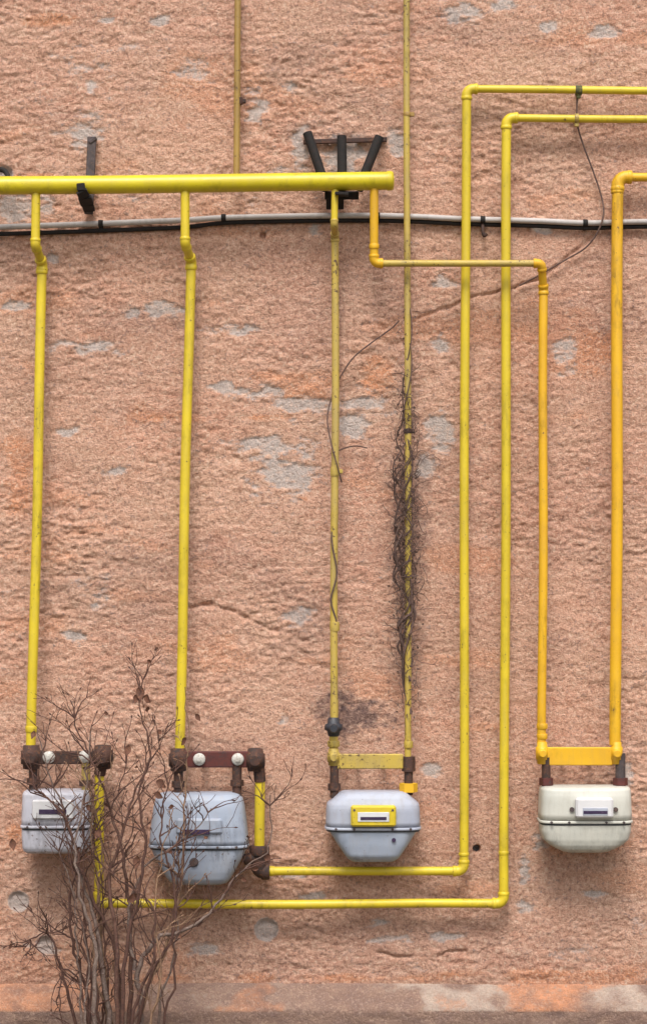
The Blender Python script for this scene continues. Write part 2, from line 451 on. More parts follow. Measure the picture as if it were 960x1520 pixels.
def build_wall():
    ext = lambda a, b: np.concatenate([[-a * 4.5, -a * 3.4, -a * 2.7, -a * 2.2, -a * 1.8, -a * 1.5, -a * 1.25, -a * 1.1], np.arange(-a, a, b), [a, a * 1.1, a * 1.25, a * 1.5, a * 1.8, a * 2.2, a * 2.7, a * 3.4, a * 4.5]])
    xs = ext(1.2, 0.0046)
    zs = np.concatenate([np.arange(0.28, 3.80, 0.0046), np.linspace(3.85, 6.2, 30)])
    X, Z = np.meshgrid(xs, zs)
    h, patch, stain, orange = wall_fields(X, Z)
    root = grid_obj('rendered_wall', X, -h, Z, (patch, stain, orange), render_mat('pink_render'))
    root['label'] = 'rough salmon pink rendered house wall with flaked grey patches'
    root['category'] = 'wall'
    # body of the wall behind the coat, so that it has a thickness
    b = MB(); b.box((0, 0.20, 3.1), (10.8, 0.34, 6.2)); b.build('wall_body', M['brick_seam'], root)
    # plinth: weathered slope on top, upright face down to the ground
    zt = Z0 + (1520 - 1461) / PPM
    prof = [(0.0, -0.03, zt + 0.012), (0.06, 0.006, zt)] + [(0.06 + 0.34 * t, 0.006 + 0.052 * t, zt - 0.072 * t) for t in np.linspace(0.06, 0.94, 14)]
    prof += [(0.40, 0.059, zt - 0.076), (0.42, 0.060, zt - 0.084)] + [(0.42 + 0.58 * t, 0.060, zt - 0.084 - (zt - 0.064) * t) for t in np.linspace(0.03, 1, 40)]
    T = np.array([p[0] for p in prof]); D = np.array([p[1] for p in prof]); ZZ = np.array([p[2] for p in prof])
    xs2 = ext(1.2, 0.006)
    X2, T2 = np.meshgrid(xs2, T)
    D2 = np.repeat(D[:, None], len(xs2), 1); Z2 = np.repeat(ZZ[:, None], len(xs2), 1)
    S2 = np.cumsum(np.hypot(np.gradient(D2, axis=0), np.gradient(Z2, axis=0)), 0)
    lum = fbm(X2, S2, 0.11, 0.04, 105, 4, 0.6)
    up = (T2 < 0.41).astype(float)
    disp = 0.007 * lum * (1 - 0.6 * up) + 0.004 * fbm(X2, S2, 0.4, 0.3, 106, 3)
    px = X2 * PPM + 480
    n3 = fbm(X2, S2, 0.16, 0.10, 107, 4)
    pale = up * (0.25 + 0.75 * sstep(480, 620, px + 120 * n3)) * sstep(-0.35, 0.3, n3 + 0.1)  # paler ledge top: cream patches, with caught sky light put into the colour
    org = up * np.maximum(sstep(0.0, 0.4, 1 - np.abs(px - 810) / 80 + n3), np.maximum(0.75 * sstep(240, 180, px + 60 * n3), sstep(0.2, 0.45, n3) * 0.6))
    pale = pale * (1 - 0.8 * org)
    st = 0.25 * sstep(0.1, 0.5, fbm(X2, S2, 0.1, 0.1, 109, 3)) + (1 - up) * 0.12
    grid_obj('plinth', X2, -(D2 + disp), Z2 + 0.4 * disp * up, (pale, st, org), render_mat('plinth_render', True), root)
build_wall()

# ================================================================== PIPES
def fillet(A, B, C, r, n=7):
    u = (A - B).normalized(); v = (C - B).normalized()
    ang = math.acos(max(-1, min(1, u.dot(v))))
    d = r / math.tan(ang / 2)
    p0 = B + u * d; p1 = B + v * d
    bis = (u + v).normalized(); ctr = B + bis * (r / math.sin(ang / 2))
    out = []
    for i in range(n):
        t = i / (n - 1)
        a = p0 - ctr; b = p1 - ctr
        om = math.acos(max(-1, min(1, a.normalized().dot(b.normalized()))))
        out.append(ctr + (a * math.sin((1 - t) * om) + b * math.sin(t * om)) / math.sin(om) if om > 1e-4 else p0.lerp(p1, t))
    return out
def wob(a, b, n, amp, seed):
    rr = random.Random(seed)
    ph = rr.random() * 6; ph2 = rr.random() * 6
    d = (b - a).normalized(); s = d.cross(Vector((0, 1, 0)))
    if s.length < 0.1: s = Vector((1, 0, 0))
    s.normalize()
    return [a.lerp(b, i / n) + s * amp * math.sin(math.pi * i / n) * math.sin(ph + 5 * i / n) + Vector((0, amp * 0.6 * math.sin(math.pi * i / n) * math.sin(ph2 + 4 * i / n), 0)) for i in range(n + 1)]
def ring(mb, p, axis, r, length, n=16):
    axis = axis.normalized()
    c = length * 0.18
    mb.tube([p - axis * length / 2, p - axis * (length / 2 - c), p + axis * (length / 2 - c), p + axis * length / 2], [r * 0.93, r, r, r * 0.93], n)
def pipe_thing(name, label, pts, wpx, mat, bend=1.5, fit=1.2, couplings=(), elbow_mat=None, mats=None, group='yellow gas pipes on the wall', widths=None, base=None, collars=True):
    """pts: (px,py,d); straight lengths joined by elbow fittings"""
    P = [W(*p) for p in pts]
    root = thing(name, label, 'pipe', base or min(P, key=lambda q: q.z), group)
    nseg = len(P) - 1
    rs = [L(w) / 2 for w in (widths or [wpx] * nseg)]
    cut = [[P[i], P[i + 1]] for i in range(nseg)]
    for i in range(1, nseg):
        re = max(rs[i - 1], rs[i])
        arc = fillet(P[i - 1], P[i], P[i + 1], re * bend)
        cut[i - 1][1] = arc[0]; cut[i][0] = arc[-1]
        mb = MB()
        du = (P[i - 1] - P[i]).normalized(); dv = (P[i + 1] - P[i]).normalized()
        mb.tube([arc[0] + du * re * 0.5] + arc + [arc[-1] + dv * re * 0.5], re * (fit - 0.08), 16)
        if collars:
            ring(mb, arc[0] + du * re * 0.55, du, re * fit, re * 0.75)
            ring(mb, arc[-1] + dv * re * 0.55, dv, re * fit, re * 0.75)
        mb.build('elbow', elbow_mat or mat, root)
    for i, (a, b) in enumerate(cut):
        n = max(2, int((b - a).length / 0.12))
        mb = MB(); mb.tube(wob(a, b, n, 0.0035 if (b - a).length > 0.8 else 0, hash(label) % 1000 if False else i + len(label)), rs[i], 16)
        mb.build('pipe_length', (mats or [mat] * nseg)[i], root)
    for (px, py, d, ax, lp, kf) in couplings:
        c = W(px, py, d)
        axis = Vector((1, 0, 0)) if ax == 'x' else Vector((0, 0, 1))
        mb = MB(); ring(mb, c, axis, L(wpx) / 2 * kf, L(lp)); mb.build('coupling', elbow_mat or mat, root)
    return root
def clamp(root, px, py, d, r, mat, axis='z', w=0.018):
    """strap round a pipe with a pin into the wall"""
    c = W(px, py, d); mb = MB()
    ax = Vector((0, 0, 1)) if axis == 'z' else Vector((1, 0, 0))
    ring(mb, c, ax, r * 1.22, w, 14)
    mb.tube([c + Vector((0, r * 0.9, 0)), Vector((c.x, 0.03, c.z))], 0.005, 8)
    side = Vector((1, 0, 0)) if axis == 'z' else Vector((0, 0, -1))
    mb.box(c + side * r * 1.5, (0.014, 0.012, 0.014), None, 0.002)
    mb.build('wall_clamp', mat, root)

HD = 0.135   # header stand-off
# header
root = thing('header_pipe', 'thick bright yellow horizontal main gas pipe across the upper left', 'pipe', W(0, 275, HD))
mb = MB(); pa = W(-560, 280, HD); pb = W(576, 268.5, HD)
mb.tube(wob(pa, pb, 24, 0.004, 3), L(26.5) / 2, 24); mb.build('pipe_length', M['header'], root)
mb = MB(); ax = (pb - pa).normalized(); rr = L(26.5) / 2
mb.tube([pb - ax * 0.004, pb + ax * 0.010, pb + ax * 0.016, pb + ax * 0.019], [rr * 1.07, rr * 1.07, rr * 0.95, rr * 0.6], 24); mb.build('end_cap', M['header'], root)
for (px, py) in ((54, 275), (275, 272), (497, 270), (555, 269)):
    pass

def drop(name, label, pts, wpx, mat, widths, **kw):
    return pipe_thing(name, label, pts, wpx, mat, widths=widths, **kw)
g = 'gas pipes dropping from the header'
A = drop('gas_pipe', 'yellow pipe dropping from the main to the leftmost meter behind the bush', [(54, 283, HD), (53, 364, HD), (63, 392, 0.065), (46, 1112, 0.10)], 14.5, M['lemon'], [13, 13, 14.5], bend=1.1, group=g, couplings=[(62.5, 404, 0.066, 'z', 6, 1.2), (47, 1082, 0.099, 'z', 9, 1.22)])
B = drop('gas_pipe', 'yellow pipe dropping from the main to the big blue-grey meter by the bush', [(275, 283, HD), (275, 362, HD), (284, 388, 0.065), (267, 1112, 0.10)], 14.5, M['lemon'], [13, 13, 14.5], bend=1.1, group=g, couplings=[(283.5, 398, 0.066, 'z', 6, 1.2)])
C = drop('gas_pipe', 'thin dull mustard pipe dropping to the meter with yellow counter', [(497, 280, HD), (496, 334, HD), (497, 350, 0.06), (496, 1068, 0.10)], 11, M['olive'], [10, 10, 11], bend=1.0, mats=[M['lemon'], M['olive'], M['olive']], group=g, couplings=[(496.5, 930, 0.092, 'z', 14, 1.3), (496, 1050, 0.099, 'z', 30, 1.08)])
# stop valve at the foot of C
mb = MB(); c = W(495, 1080, 0.10)
mb.tube([c + Vector((0, 0, s * 0.001)) for s in (34, 30, 14, 10, -6, -12, -26, -30)], [0.014, 0.019, 0.021, 0.029, 0.031, 0.022, 0.019, 0.014], 12)
mb.tube([c + Vector((0, -0.02, 0)), c + Vector((0, -0.05, 0)), c + Vector((0, -0.056, 0))], [0.012, 0.016, 0.012], 10)
mb.build('stop_valve', M['valve'], C)
mb = MB(); mb.tube([W(495, 1092, 0.10), W(495, 1118, 0.10)], L(13) / 2, 14); ring(mb, W(495, 1104, 0.10), Vector((0, 0, 1)), L(18) / 2, L(9)); mb.build('pipe_length', M['olive'], C)
Dp = drop('gas_pipe', 'orange-yellow pipe stepping sideways in front of others to the cream meter', [(555, 280, HD), (555, 391, 0.115), (803, 391, 0.115), (806, 430, 0.075), (803, 1108, 0.10)], 13, M['golden'], [12.5, 10, 12, 13], bend=1.15, mats=[M['golden'], M['olive'], M['golden'], M['golden']], group=g, couplings=[(804, 1078, 0.099, 'z', 8, 1.25), (804, 1093, 0.1, 'z', 8, 1.2), (555, 366, 0.12, 'z', 7, 1.12)])
g2 = 'gas pipes leading away from the meters'
E = pipe_thing('gas_pipe', 'yellow pipe rising from the big blue-grey meter to the topmost turn right', [(384, 1293, 0.075), (688, 1293, 0.06), (692, 132, 0.055), (1560, 138, 0.055)], 13.5, M['lemon'], group=g2, widths=[13, 13.5, 11.5], couplings=[(400, 1293, 0.075, 'x', 14, 1.12), (688, 1268, 0.06, 'z', 5, 1.15)])
F = pipe_thing('gas_pipe', 'yellow pipe running lowest along the wall then up to the second turn right', [(148, 1142, 0.10), (147, 1341, 0.07), (747, 1341, 0.06), (751, 175, 0.055), (1560, 182, 0.055)], 13.5, M['lemon'], group=g2, widths=[14, 13.5, 14, 11.5], couplings=[(747, 1266, 0.06, 'z', 6, 1.12), (733, 1341, 0.06, 'x', 4, 1.14)])
G = pipe_thing('gas_pipe', 'golden yellow pipe at the right edge rising from the cream meter', [(912, 1106, 0.10), (916, 263, 0.055), (1560, 266, 0.055)], 17, M['golden'], group=g2, widths=[17, 13], couplings=[(915.5, 285, 0.056, 'z', 5, 1.12)])
H = pipe_thing('gas_pipe', 'thin mustard pipe overgrown by a dead vine rising out of the picture', [(605, 1130, 0.10), (604, -560, 0.035)], 9.5, M['olive'], group=g2, couplings=[(606, 1105, 0.10, 'z', 10, 1.4)])
I = pipe_thing('gas_pipe', 'thin tan pipe coming down from the top to behind the main', [(351, 275, 0.06), (361, -560, 0.04)], 9.5, M['tan'], group=None)
clamp(I, 355, 150, 0.052, L(9.5) / 2, M['rust'], w=0.022)
clamp(E, 858, 134, 0.055, L(12) / 2, M['mossy'], 'x', 0.022)
clamp(F, 855, 176, 0.055, L(12) / 2, M['olive'], 'x', 0.014)
clamp(H, 604, 170, 0.06, L(10) / 2, M['tan'], w=0.014)
clamp(H, 604.5, 640, 0.08, L(10) / 2, M['rust'], w=0.016)
clamp(C, 497, 700, 0.083, L(11) / 2, M['olive'], w=0.03)

# conduit along the wall
root = thing('cable_conduit', 'thin grey-white plastic conduit sagging across the wall behind the pipes', 'conduit', W(480, 320, 0.02))
cp = [(-560, 352), (-200, 344), (0, 337), (120, 333), (270, 327), (340, 323), (500, 320), (600, 321), (690, 325), (800, 328), (870, 331), (960, 329), (1200, 327), (1560, 326)]
mb = MB(); mb.tube(spline([W(x, y, 0.024) for x, y in cp], 5), L(8.5) / 2, 12); mb.build('tube', M['conduit'], root)
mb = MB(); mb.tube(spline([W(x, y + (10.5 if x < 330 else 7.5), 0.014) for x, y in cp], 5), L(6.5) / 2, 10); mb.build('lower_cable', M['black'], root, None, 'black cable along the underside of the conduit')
for px, py in ((332, 323), (716, 326), (868, 331), (150, 332), (560, 320.5)):
    c = W(px, py, 0.024); mb = MB()
    ring(mb, c, Vector((1, 0, 0.0)), L(8.5) / 2 * 1.3, 0.016, 12)
    mb.box(c + Vector((0, 0.012, -0.012)), (0.013, 0.022, 0.02), None, 0.002)
    mb.build('clip', M['black'], root)

# ================================================================== HEADER BRACKETS
def bar(mb, a, b, w, t):
    a = Vector(a); b = Vector(b); z = (b - a).normalized()
    y = Vector((0, 1, 0)); y = (y - z * y.dot(z)).normalized(); x = y.cross(z)
    mb.box((a + b) / 2, (w, t, (b - a).length), Matrix((x, y, z)).transposed(), 0.002)
root = thing('pipe_bracket', 'grey steel upright bracket with dark hook carrying the main pipe at left', 'bracket', W(132, 315, 0.02))
mb = MB(); bar(mb, W(137, 203, 0.035), W(132, 318, 0.03), L(13), 0.012); bar(mb, W(138, 208, 0.045), W(138, 210, -0.03), L(13), 0.012); mb.build('upright', M['steel'], root)
mb = MB()
hk = [W(133, 312, 0.035), W(130, 303, 0.09), W(126, 293, 0.15), W(121, 283, 0.176), W(120, 272, 0.178)]
for a, b, w in zip(hk[:-1], hk[1:], (17, 19, 16, 12)):
    bar(mb, a, b, L(w), 0.012)
mb.build('hook', M['black'], root)
root = thing('pipe_bracket', 'black fan of three steel bars carrying the main pipe near its capped end', 'bracket', W(507, 305, 0.02))
for (x0, x1, y0) in ((456, 492, 197), (507, 508, 202), (563, 524, 203)):
    mb = MB(); mb.tube([W(x0, y0, 0.06), W(x0 + (x1 - x0) * 0.8, 282, 0.075)], L(14) / 2, 12); mb.build('bar', M['black'], root)
mb = MB(); bar(mb, W(450, 211, 0.012), W(574, 207, 0.012), L(7), 0.012); mb.build('wall_rail', M['rust'], root)
for x in (457, 507, 562):
    mb = MB(); bar(mb, W(x, 205, 0.06), W(x, 205, -0.02), L(9), 0.012); mb.build('wall_pin', M['rust'], root)
mb = MB(); bar(mb, W(507, 284, 0.075), W(507, 296, 0.065), L(50), 0.012); bar(mb, W(497, 292, 0.07), W(497, 310, 0.03), L(26), 0.012); bar(mb, W(507, 290, 0.075), W(507, 287, 0.165), L(20), 0.01); mb.build('saddle', M['black'], root)
root = thing('pipe_bracket', 'small dark bracket end behind the main pipe at the left picture edge', 'bracket', W(6, 280, 0.02))
mb = MB(); mb.tube(spline([W(-14, 262, 0.05), W(-8, 254, 0.05), W(4, 252, 0.05), W(12, 260, 0.06), W(14, 275, 0.09)], 4), 0.009, 8); mb.tube([W(-14, 262, 0.05), W(-14, 262, -0.02)], 0.008, 8); mb.build('hook', M['black'], root)

# ================================================================== METERS
def sring(cx, cy, z, hw, hd, e=4.0, n=44):
    out = []
    for k in range(n):
        a = 2 * math.pi * k / n
        c, s = math.cos(a), math.sin(a)
        out.append(Vector((cx + hw * math.copysign(abs(c) ** (2 / e), c), cy + hd * math.copysign(abs(s) ** (2 / e), s), z)))
    return out
def smooth_prof(pr, per=4):
    # pr: (py, hw, hd) - linear with extra steps for tight shading
    out = []
    for a, b in zip(pr[:-1], pr[1:]):
        for k in range(per):
            t = k / per
            out.append(tuple(x + (y - x) * t for x, y in zip(a, b)))
    out.append(pr[-1])
    return out
def meter(label, cx, d, upper, seam, lower, matU, matL, e=4.0, seam_hw=None, seam_h=4):
    base = W(cx, lower[-1][0], d)
    root = thing('gas_meter', label, 'gas meter', base, 'gas meters in a row')
    X = W(cx, 1200, d).x; Y = -d
    zz = lambda py: W(cx, py, d).z
    up = MB(); up.loft([sring(X, Y, zz(p), L(hw, d), hd, e) for p, hw, hd in smooth_prof(upper)]); up.build('upper_housing', matU, root)
    lo = MB(); lo.loft([sring(X, Y, zz(p), L(hw, d), hd, e) for p, hw, hd in smooth_prof(lower)]); lo.build('lower_housing', matL, root)
    hw, hd = upper[-1][1], upper[-1][2]
    sh = L(seam_h, d)
    zc = zz(seam); k = 1.5
    f = MB(); f.loft([sring(X, Y, zc + sh * t, L(hw + q, d), hd + 0.002 + 0.002 * q, e) for t, q in ((0.5, 0.2), (0.35, 0.9), (-0.3, 1.2), (-0.5, 0.8))])
    f.build('seam_flange', matU, root)
    k_ = MB(); k_.loft([sring(X, Y, zc - sh * t, L(hw - 1.0, d), hd + 0.0005, e) for t in (0.45, 1.15)]); k_.build('seam_shade', M['seam_shade'], root)  # dark ring: shade under the flange lip put into its colour
    for q in (-0.78, -0.4, 0.4, 0.78):
        c = Vector((X + q * L(hw, d), Y - hd - 0.004, zc)); b_ = MB(); b_.tube([c + Vector((0, 0.012, 0)), c + Vector((0, -0.004, 0))], 0.0045, 6, True, False); b_.build('flange_screw', M['steel'], root)
    return root, X, zz
def nut(mb, c, r, h):
    mb.tube([c - Vector((0, 0, h / 2)), c + Vector((0, 0, h / 2))], r, 6, True, False)
def stub(root, px, d, ytop, ybot, w, mat, nutmat=None, ynut=None, nw=20, nh=9):
    mb = MB(); mb.tube([W(px, ytop, d), W(px, ybot, d)], L(w, d) / 2, 14); mb.build('connection', mat, root)
    if nutmat:
        mb = MB(); nut(mb, W(px, ynut, d), L(nw, d) / 2, L(nh, d)); mb.build('union_nut', nutmat, root)
DM = 0.105
def front_plate(root, X, z, w, h, y_back, y_front, mat, name, parent=None, bev=0.004):
    mb = MB(); mb.box((X, (y_back + y_front) / 2, z), (w, abs(y_front - y_back), h), None, bev)
    return mb.build(name, mat, parent or root)

# leftmost meter, half hidden by the bush
m1, X, zz = meter('small pale grey gas meter behind the bush at the far left', 86, DM,
    [(1172, 45, 0.055), (1173.5, 48, 0.066), (1177, 49.5, 0.072), (1190, 50, 0.075), (1222, 51, 0.078)], 1224,
    [(1226, 50.5, 0.076), (1240, 50.5, 0.075), (1256, 49.5, 0.072), (1261, 48, 0.066), (1264, 44, 0.055)], M['weathered'], M['weathered'], 7)
hb = front_plate(m1, X - 0.005, zz(1198), 0.135, 0.062, -DM - 0.06, -DM - 0.088, M['whiteplastic'], 'counter_housing')
front_plate(m1, X - 0.005, zz(1201), 0.09, 0.016, -DM - 0.08, -DM - 0.0905, M['dial'], 'window', hb, 0.001)
stub(m1, 50, DM, 1130, 1175, 13, M['rust'], M['rust'], 1160); stub(m1, 128, DM, 1132, 1175, 13, M['olive'], M['rust'], 1162)
# second meter, big
m2, X, zz = meter('largest blue-grey gas meter with plain domed front beside the bush', 296, DM,
    [(1176, 52, 0.045), (1178, 59, 0.060), (1184, 64, 0.072), (1196, 67, 0.080), (1226, 71, 0.088), (1250, 73, 0.092)], 1253,
    [(1256, 71, 0.090), (1268, 66, 0.088), (1290, 54, 0.082), (1302, 47, 0.074), (1308, 42, 0.062), (1311, 34, 0.045)], M['bluegrey'], M['bluegrey'], 4.5)
hb = front_plate(m2, X + 0.005, zz(1222), 0.15, 0.05, -DM - 0.07, -DM - 0.10, M['bluegrey'], 'counter_housing', None, 0.006)
front_plate(m2, X - 0.005, zz(1230), 0.09, 0.016, -DM - 0.09, -DM - 0.1025, M['dial'], 'window', hb, 0.001)
mb = MB(); c = Vector((X - 0.012, -DM - 0.086, zz(1275)))
mb.tube([c + Vector((0, 0.01, 0)), c + Vector((0, -0.004, 0)), c + Vector((0, -0.0045, 0))], [0.015, 0.015, 0.011], 16); mb.build('round_plug', M['steel'], m2)
stub(m2, 265, DM, 1136, 1182, 14, M['rust'], M['rust'], 1164); stub(m2, 352, DM, 1136, 1182, 14, M['rust'], M['rust'], 1162)
# third meter
m3, X, zz = meter('blue-grey eight-sided gas meter with a yellow counter box', 553, DM,
    [(1174, 44, 0.050), (1176, 50, 0.058), (1182, 57, 0.068), (1192, 68, 0.076), (1198, 69, 0.079), (1224, 70, 0.080)], 1227,
    [(1230, 66, 0.078), (1236, 62, 0.077), (1252, 52, 0.073), (1268, 41, 0.066), (1273, 37, 0.056), (1277, 31, 0.044)], M['palegrey'], M['bluegrey'], 5)
cb = front_plate(m3, X, zz(1207), L(66, DM), L(31, DM), -DM - 0.06, -DM - 0.102, M['golden'], 'counter_box', None, 0.006)
cb.data.materials[0] = M['lemon']
front_plate(m3, X, zz(1208), L(46, DM), L(14, DM), -DM - 0.09, -DM - 0.1045, M['whiteplastic'], 'window', cb, 0.001)
front_plate(m3, X, zz(1210), L(38, DM), L(4.5, DM), -DM - 0.10, -DM - 0.1062, M['dial'], 'number_strip', cb, 0.0005)
for sx in (-1, 1):
    mb = MB(); c = Vector((X + sx * L(28, DM), -DM - 0.1035, zz(1198))); mb.tube([c + Vector((0, 0.004, 0)), c], 0.004, 10); mb.build('screw', M['steel'], cb)
mb = MB(); c = Vector((X + L(30, DM), -DM - 0.074, zz(1243))); mb.tube([c + Vector((0, 0.012, 0)), c + Vector((0, -0.006, 0))], 0.007, 12); mb.build('plug', M['dial'], m3)
stub(m3, 496, DM, 1126, 1184, 13, M['rust'], M['rust'], 1168, 19, 10); stub(m3, 606, DM, 1124, 1180, 13, M['rust'], M['golden'], 1169, 27, 13)
# fourth meter
m4, X, zz = meter('cream white gas meter with white counter box at the right', 867, DM,
    [(1166, 58, 0.050), (1167, 64, 0.062), (1170, 66, 0.070), (1180, 67, 0.076), (1214, 68, 0.080)], 1217,
    [(1220, 67, 0.079), (1232, 66.5, 0.078), (1244, 63, 0.075), (1252, 54, 0.070), (1258, 43, 0.062), (1262, 34, 0.050), (1264, 26, 0.036)], M['cream'], M['cream'], 5)
cb = front_plate(m4, X + 0.02, zz(1195), L(55, DM), L(30, DM), -DM - 0.06, -DM - 0.105, M['whiteplastic'], 'counter_box', None, 0.007)
front_plate(m4, X + 0.022, zz(1200), L(37, DM), L(11, DM), -DM - 0.09, -DM - 0.1068, M['palegrey'], 'window', cb, 0.001)
front_plate(m4, X + 0.022, zz(1201), L(35, DM), L(4.5, DM), -DM - 0.10, -DM - 0.1082, M['dial'], 'number_strip', cb, 0.0005)
for sx in (-1, 1):
    mb = MB(); c = Vector((X + 0.02 + sx * L(32, DM), -DM - 0.085, zz(1198))); mb.tube([c + Vector((0, 0.02, 0)), c], 0.008, 10); mb.build('screw', M['steel'], m4)
stub(m4, 810, DM, 1124, 1174, 13, M['rust'], M['oxide'], 1160, 21, 11); stub(m4, 920, DM, 1118, 1174, 15, M['steel'], M['oxide'], 1160, 22, 11)

# meter brackets
def union(root, px, py, d, w, h, mat):
    mb = MB(); c = W(px, py, d); r = L(w, d) / 2; hh = L(h, d) / 2
    mb.tube([c + Vector((0, 0, hh * t)) for t in (1.3, 1.25, 0.75, 0.7, -0.7, -0.75, -1.2, -1.25)], [r * .62, r * .78, r * .82, r, r, r * .82, r * .8, r * .62], 12)
    mb.tube([c + Vector((0, -r * 0.5, 0)), c + Vector((0, -r * 1.15, 0)), c + Vector((0, -r * 1.3, 0))], [r * .8, r * .74, r * .5], 12)
    mb.build('union', mat, root)
def bracket(label, x0, x1, y0, y1, d, mat, umat, u0, u1, bolts=(), tilt=0, uw=26, uh=24):
    root = thing('meter_bracket', label, 'bracket', W((x0 + x1) / 2, y1, d), 'brackets above the meters')
    yc = (y0 + y1) / 2
    a = W(x0, yc - tilt, d); b = W(x1, yc + tilt, d)
    mb = MB(); z = (b - a).normalized(); up = Vector((0, -z.z, 0)); 
    ang = math.atan2(-(b - a).z, (b - a).x)
    mb.box((a + b) / 2, ((b - a).length, 0.02, L(y1 - y0, d)), Matrix.Rotation(ang, 3, 'Y'), 0.003); mb.build('bar', mat, root)
    for px, py in bolts:
        c = W(px, py, d + 0.012); mb = MB()
        mb.tube([c + Vector((0, 0.004, 0)), c + Vector((0, -0.007, 0)), c + Vector((0, -0.011, 0)), c + Vector((0, -0.012, 0))], [0.0205, 0.0205, 0.016, 0.008], 16)
        mb.tube([c + Vector((0, -0.011, 0)), c + Vector((0, -0.020, 0))], 0.007, 6, True, False)
        mb.build('bolt', M['bolt'], root)
    for u in (u0, u1):
        if u: union(root, u[0], u[1], d, uw, uh, umat)
    for px in (x0 + 0.3 * (x1 - x0), x0 + 0.7 * (x1 - x0)):
        mb = MB(); c = W(px, yc, d); mb.tube([c, Vector((c.x, 0.03, c.z))], 0.008, 8); mb.build('wall_pin', M['rust'], root)
    return root
bracket('rusty iron bracket with dark round unions over the leftmost meter', 50, 148, 1115, 1134, DM, M['rust'], M['rust'], (47, 1124), (153, 1124), [(73, 1124), (126, 1123)], 0, 31, 28)
bracket('dark red bracket bar with two white bolts over the big meter', 268, 376, 1115, 1139, DM, M['oxide'], M['rust'], (265, 1128), (379, 1128), [(296, 1127), (353, 1127)], 0, 29, 27)
bracket('dull olive yellow bracket bar over the meter with yellow counter', 500, 598, 1119, 1141, DM, M['olive'], M['olive'], (495, 1124), None, [], 0, 19, 20)
bracket('clean golden yellow bracket bar over the cream meter', 806, 908, 1109, 1136, DM, M['golden'], M['golden'], (804, 1118), (914, 1118), [], 0, 19, 26)
# rust joint on third meter's right and fittings under meters 1, 2
mb = MB(); c = W(606, 1134, DM); nut(mb, c, L(20, DM) / 2, L(22, DM)); mb.build('union_nut', M['rust'], m3)
mb = MB(); mb.tube([W(384, 1136, DM), W(386, 1160, 0.10)], L(17) / 2, 12); mb.build('riser_joint', M['rust'], E)
mb = MB(); mb.tube([W(386, 1155, 0.10), W(385, 1262, 0.09)], L(15) / 2, 16); mb.build('pipe_length', M['lemon'], E)
mb = MB(); mb.tube(spline([W(385, 1256, 0.09), W(384, 1276, 0.085), W(386, 1290, 0.078), W(398, 1293, 0.075)], 5), [L(24) / 2] * 16, 14)
ring(mb, W(385, 1262, 0.09), Vector((0, 0, 1)), L(29) / 2, L(14)); ring(mb, W(394, 1293, 0.075), Vector((1, 0, 0)), L(26) / 2, L(12)); mb.build('elbow', M['rust'], E)
mb = MB(); c = W(369, 1272, 0.09); mb.tube([W(384, 1270, 0.09), W(362, 1276, 0.10)], L(16) / 2, 10); mb.build('tap', M['rust'], E)
mb = MB(); mb.tube([W(152, 1132, DM), W(148, 1150, 0.10)], L(17) / 2, 12); mb.build('riser_joint', M['rust'], F)

# ================================================================== WALL FITTINGS AND LOOSE WIRE
root = thing('wall_hook', 'small rusty hook under the conduit between the two long pipes', 'hook', W(716, 352, 0.02))
mb = MB(); mb.tube(spline([W(716, 333, 0.02), W(716, 342, 0.03), W(718, 350, 0.03), W(722, 347, 0.03)], 4), 0.006, 7); mb.tube([W(716, 333, 0.02), W(716, 333, -0.02)], 0.006, 7); mb.build('hook_bar', M['rust'], root)
root = thing('loose_wire', 'thin dark wire hanging from the upper right pipes down past the conduit', 'wire', W(885, 340, 0.03))
mb = MB(); mb.tube(spline([W(856, 140, 0.05), W(856, 182, 0.045), W(865, 215, 0.025), W(880, 255, 0.02), W(892, 292, 0.02), W(895, 318, 0.045), W(886, 345, 0.04), W(868, 368, 0.022), W(838, 386, 0.02), W(800, 408, 0.02), W(770, 424, 0.012)], 5), 0.0030, 6); mb.build('wire_strand', M['vine'], root)

# ================================================================== DEAD VINE ON THE THIN PIPE
def twig(mb, p, dirv, length, r, rr, bends=5, curl=0.5, grav=0.0, spawn=0, n=5, depth=0):
    pts = [p.copy()]; d = dirv.normalized(); tips = []
    for i in range(bends):
        d = (d + Vector((rr.uniform(-1, 1), rr.uniform(-1, 1) * 0.6, rr.uniform(-1, 1))) * curl * 0.5 + Vector((0, 0, grav))).normalized()
        q = pts[-1] + d * length / bends
        if q.y > -0.012: q.y = -0.012 - rr.random() * 0.01
        pts.append(q)
    m = len(pts)
    if depth == 0 and r > 0.00179: mb.tube([pts[-1] - d * 0.004, pts[-1] + d * 0.002, pts[-1] + d * 0.009], [0.001, 0.003, 0.0006], 5)
    mb.tube(pts, [max(0.0009, r * (1 - 0.75 * i / (m - 1))) for i in range(m)], n)
    tips.append((pts[-1], d))
    for s in range(spawn):
        i = rr.randint(1, m - 2)
        sd = (pts[i + 1] - pts[i]).normalized()
        sv = (sd + Vector((rr.choice((-1, 1)) * rr.uniform(0.4, 1.0), rr.uniform(-0.6, 0.4), rr.uniform(-0.1, 0.6)))).normalized()
        tips += twig(mb, pts[i], sv, length * rr.uniform(0.35, 0.65), r * 0.6, rr, 4, curl, grav, max(0, spawn - 2), n, depth + 1)
    return tips
rv = random.Random(21)
root = thing('dead_vine', 'tangled leafless dark vine climbing the thin mustard pipe', 'vine', W(604, 1060, 0.06))
def px_d(py): return 0.035 + 0.065 * max(0, min(1, (py + 560) / 1672))
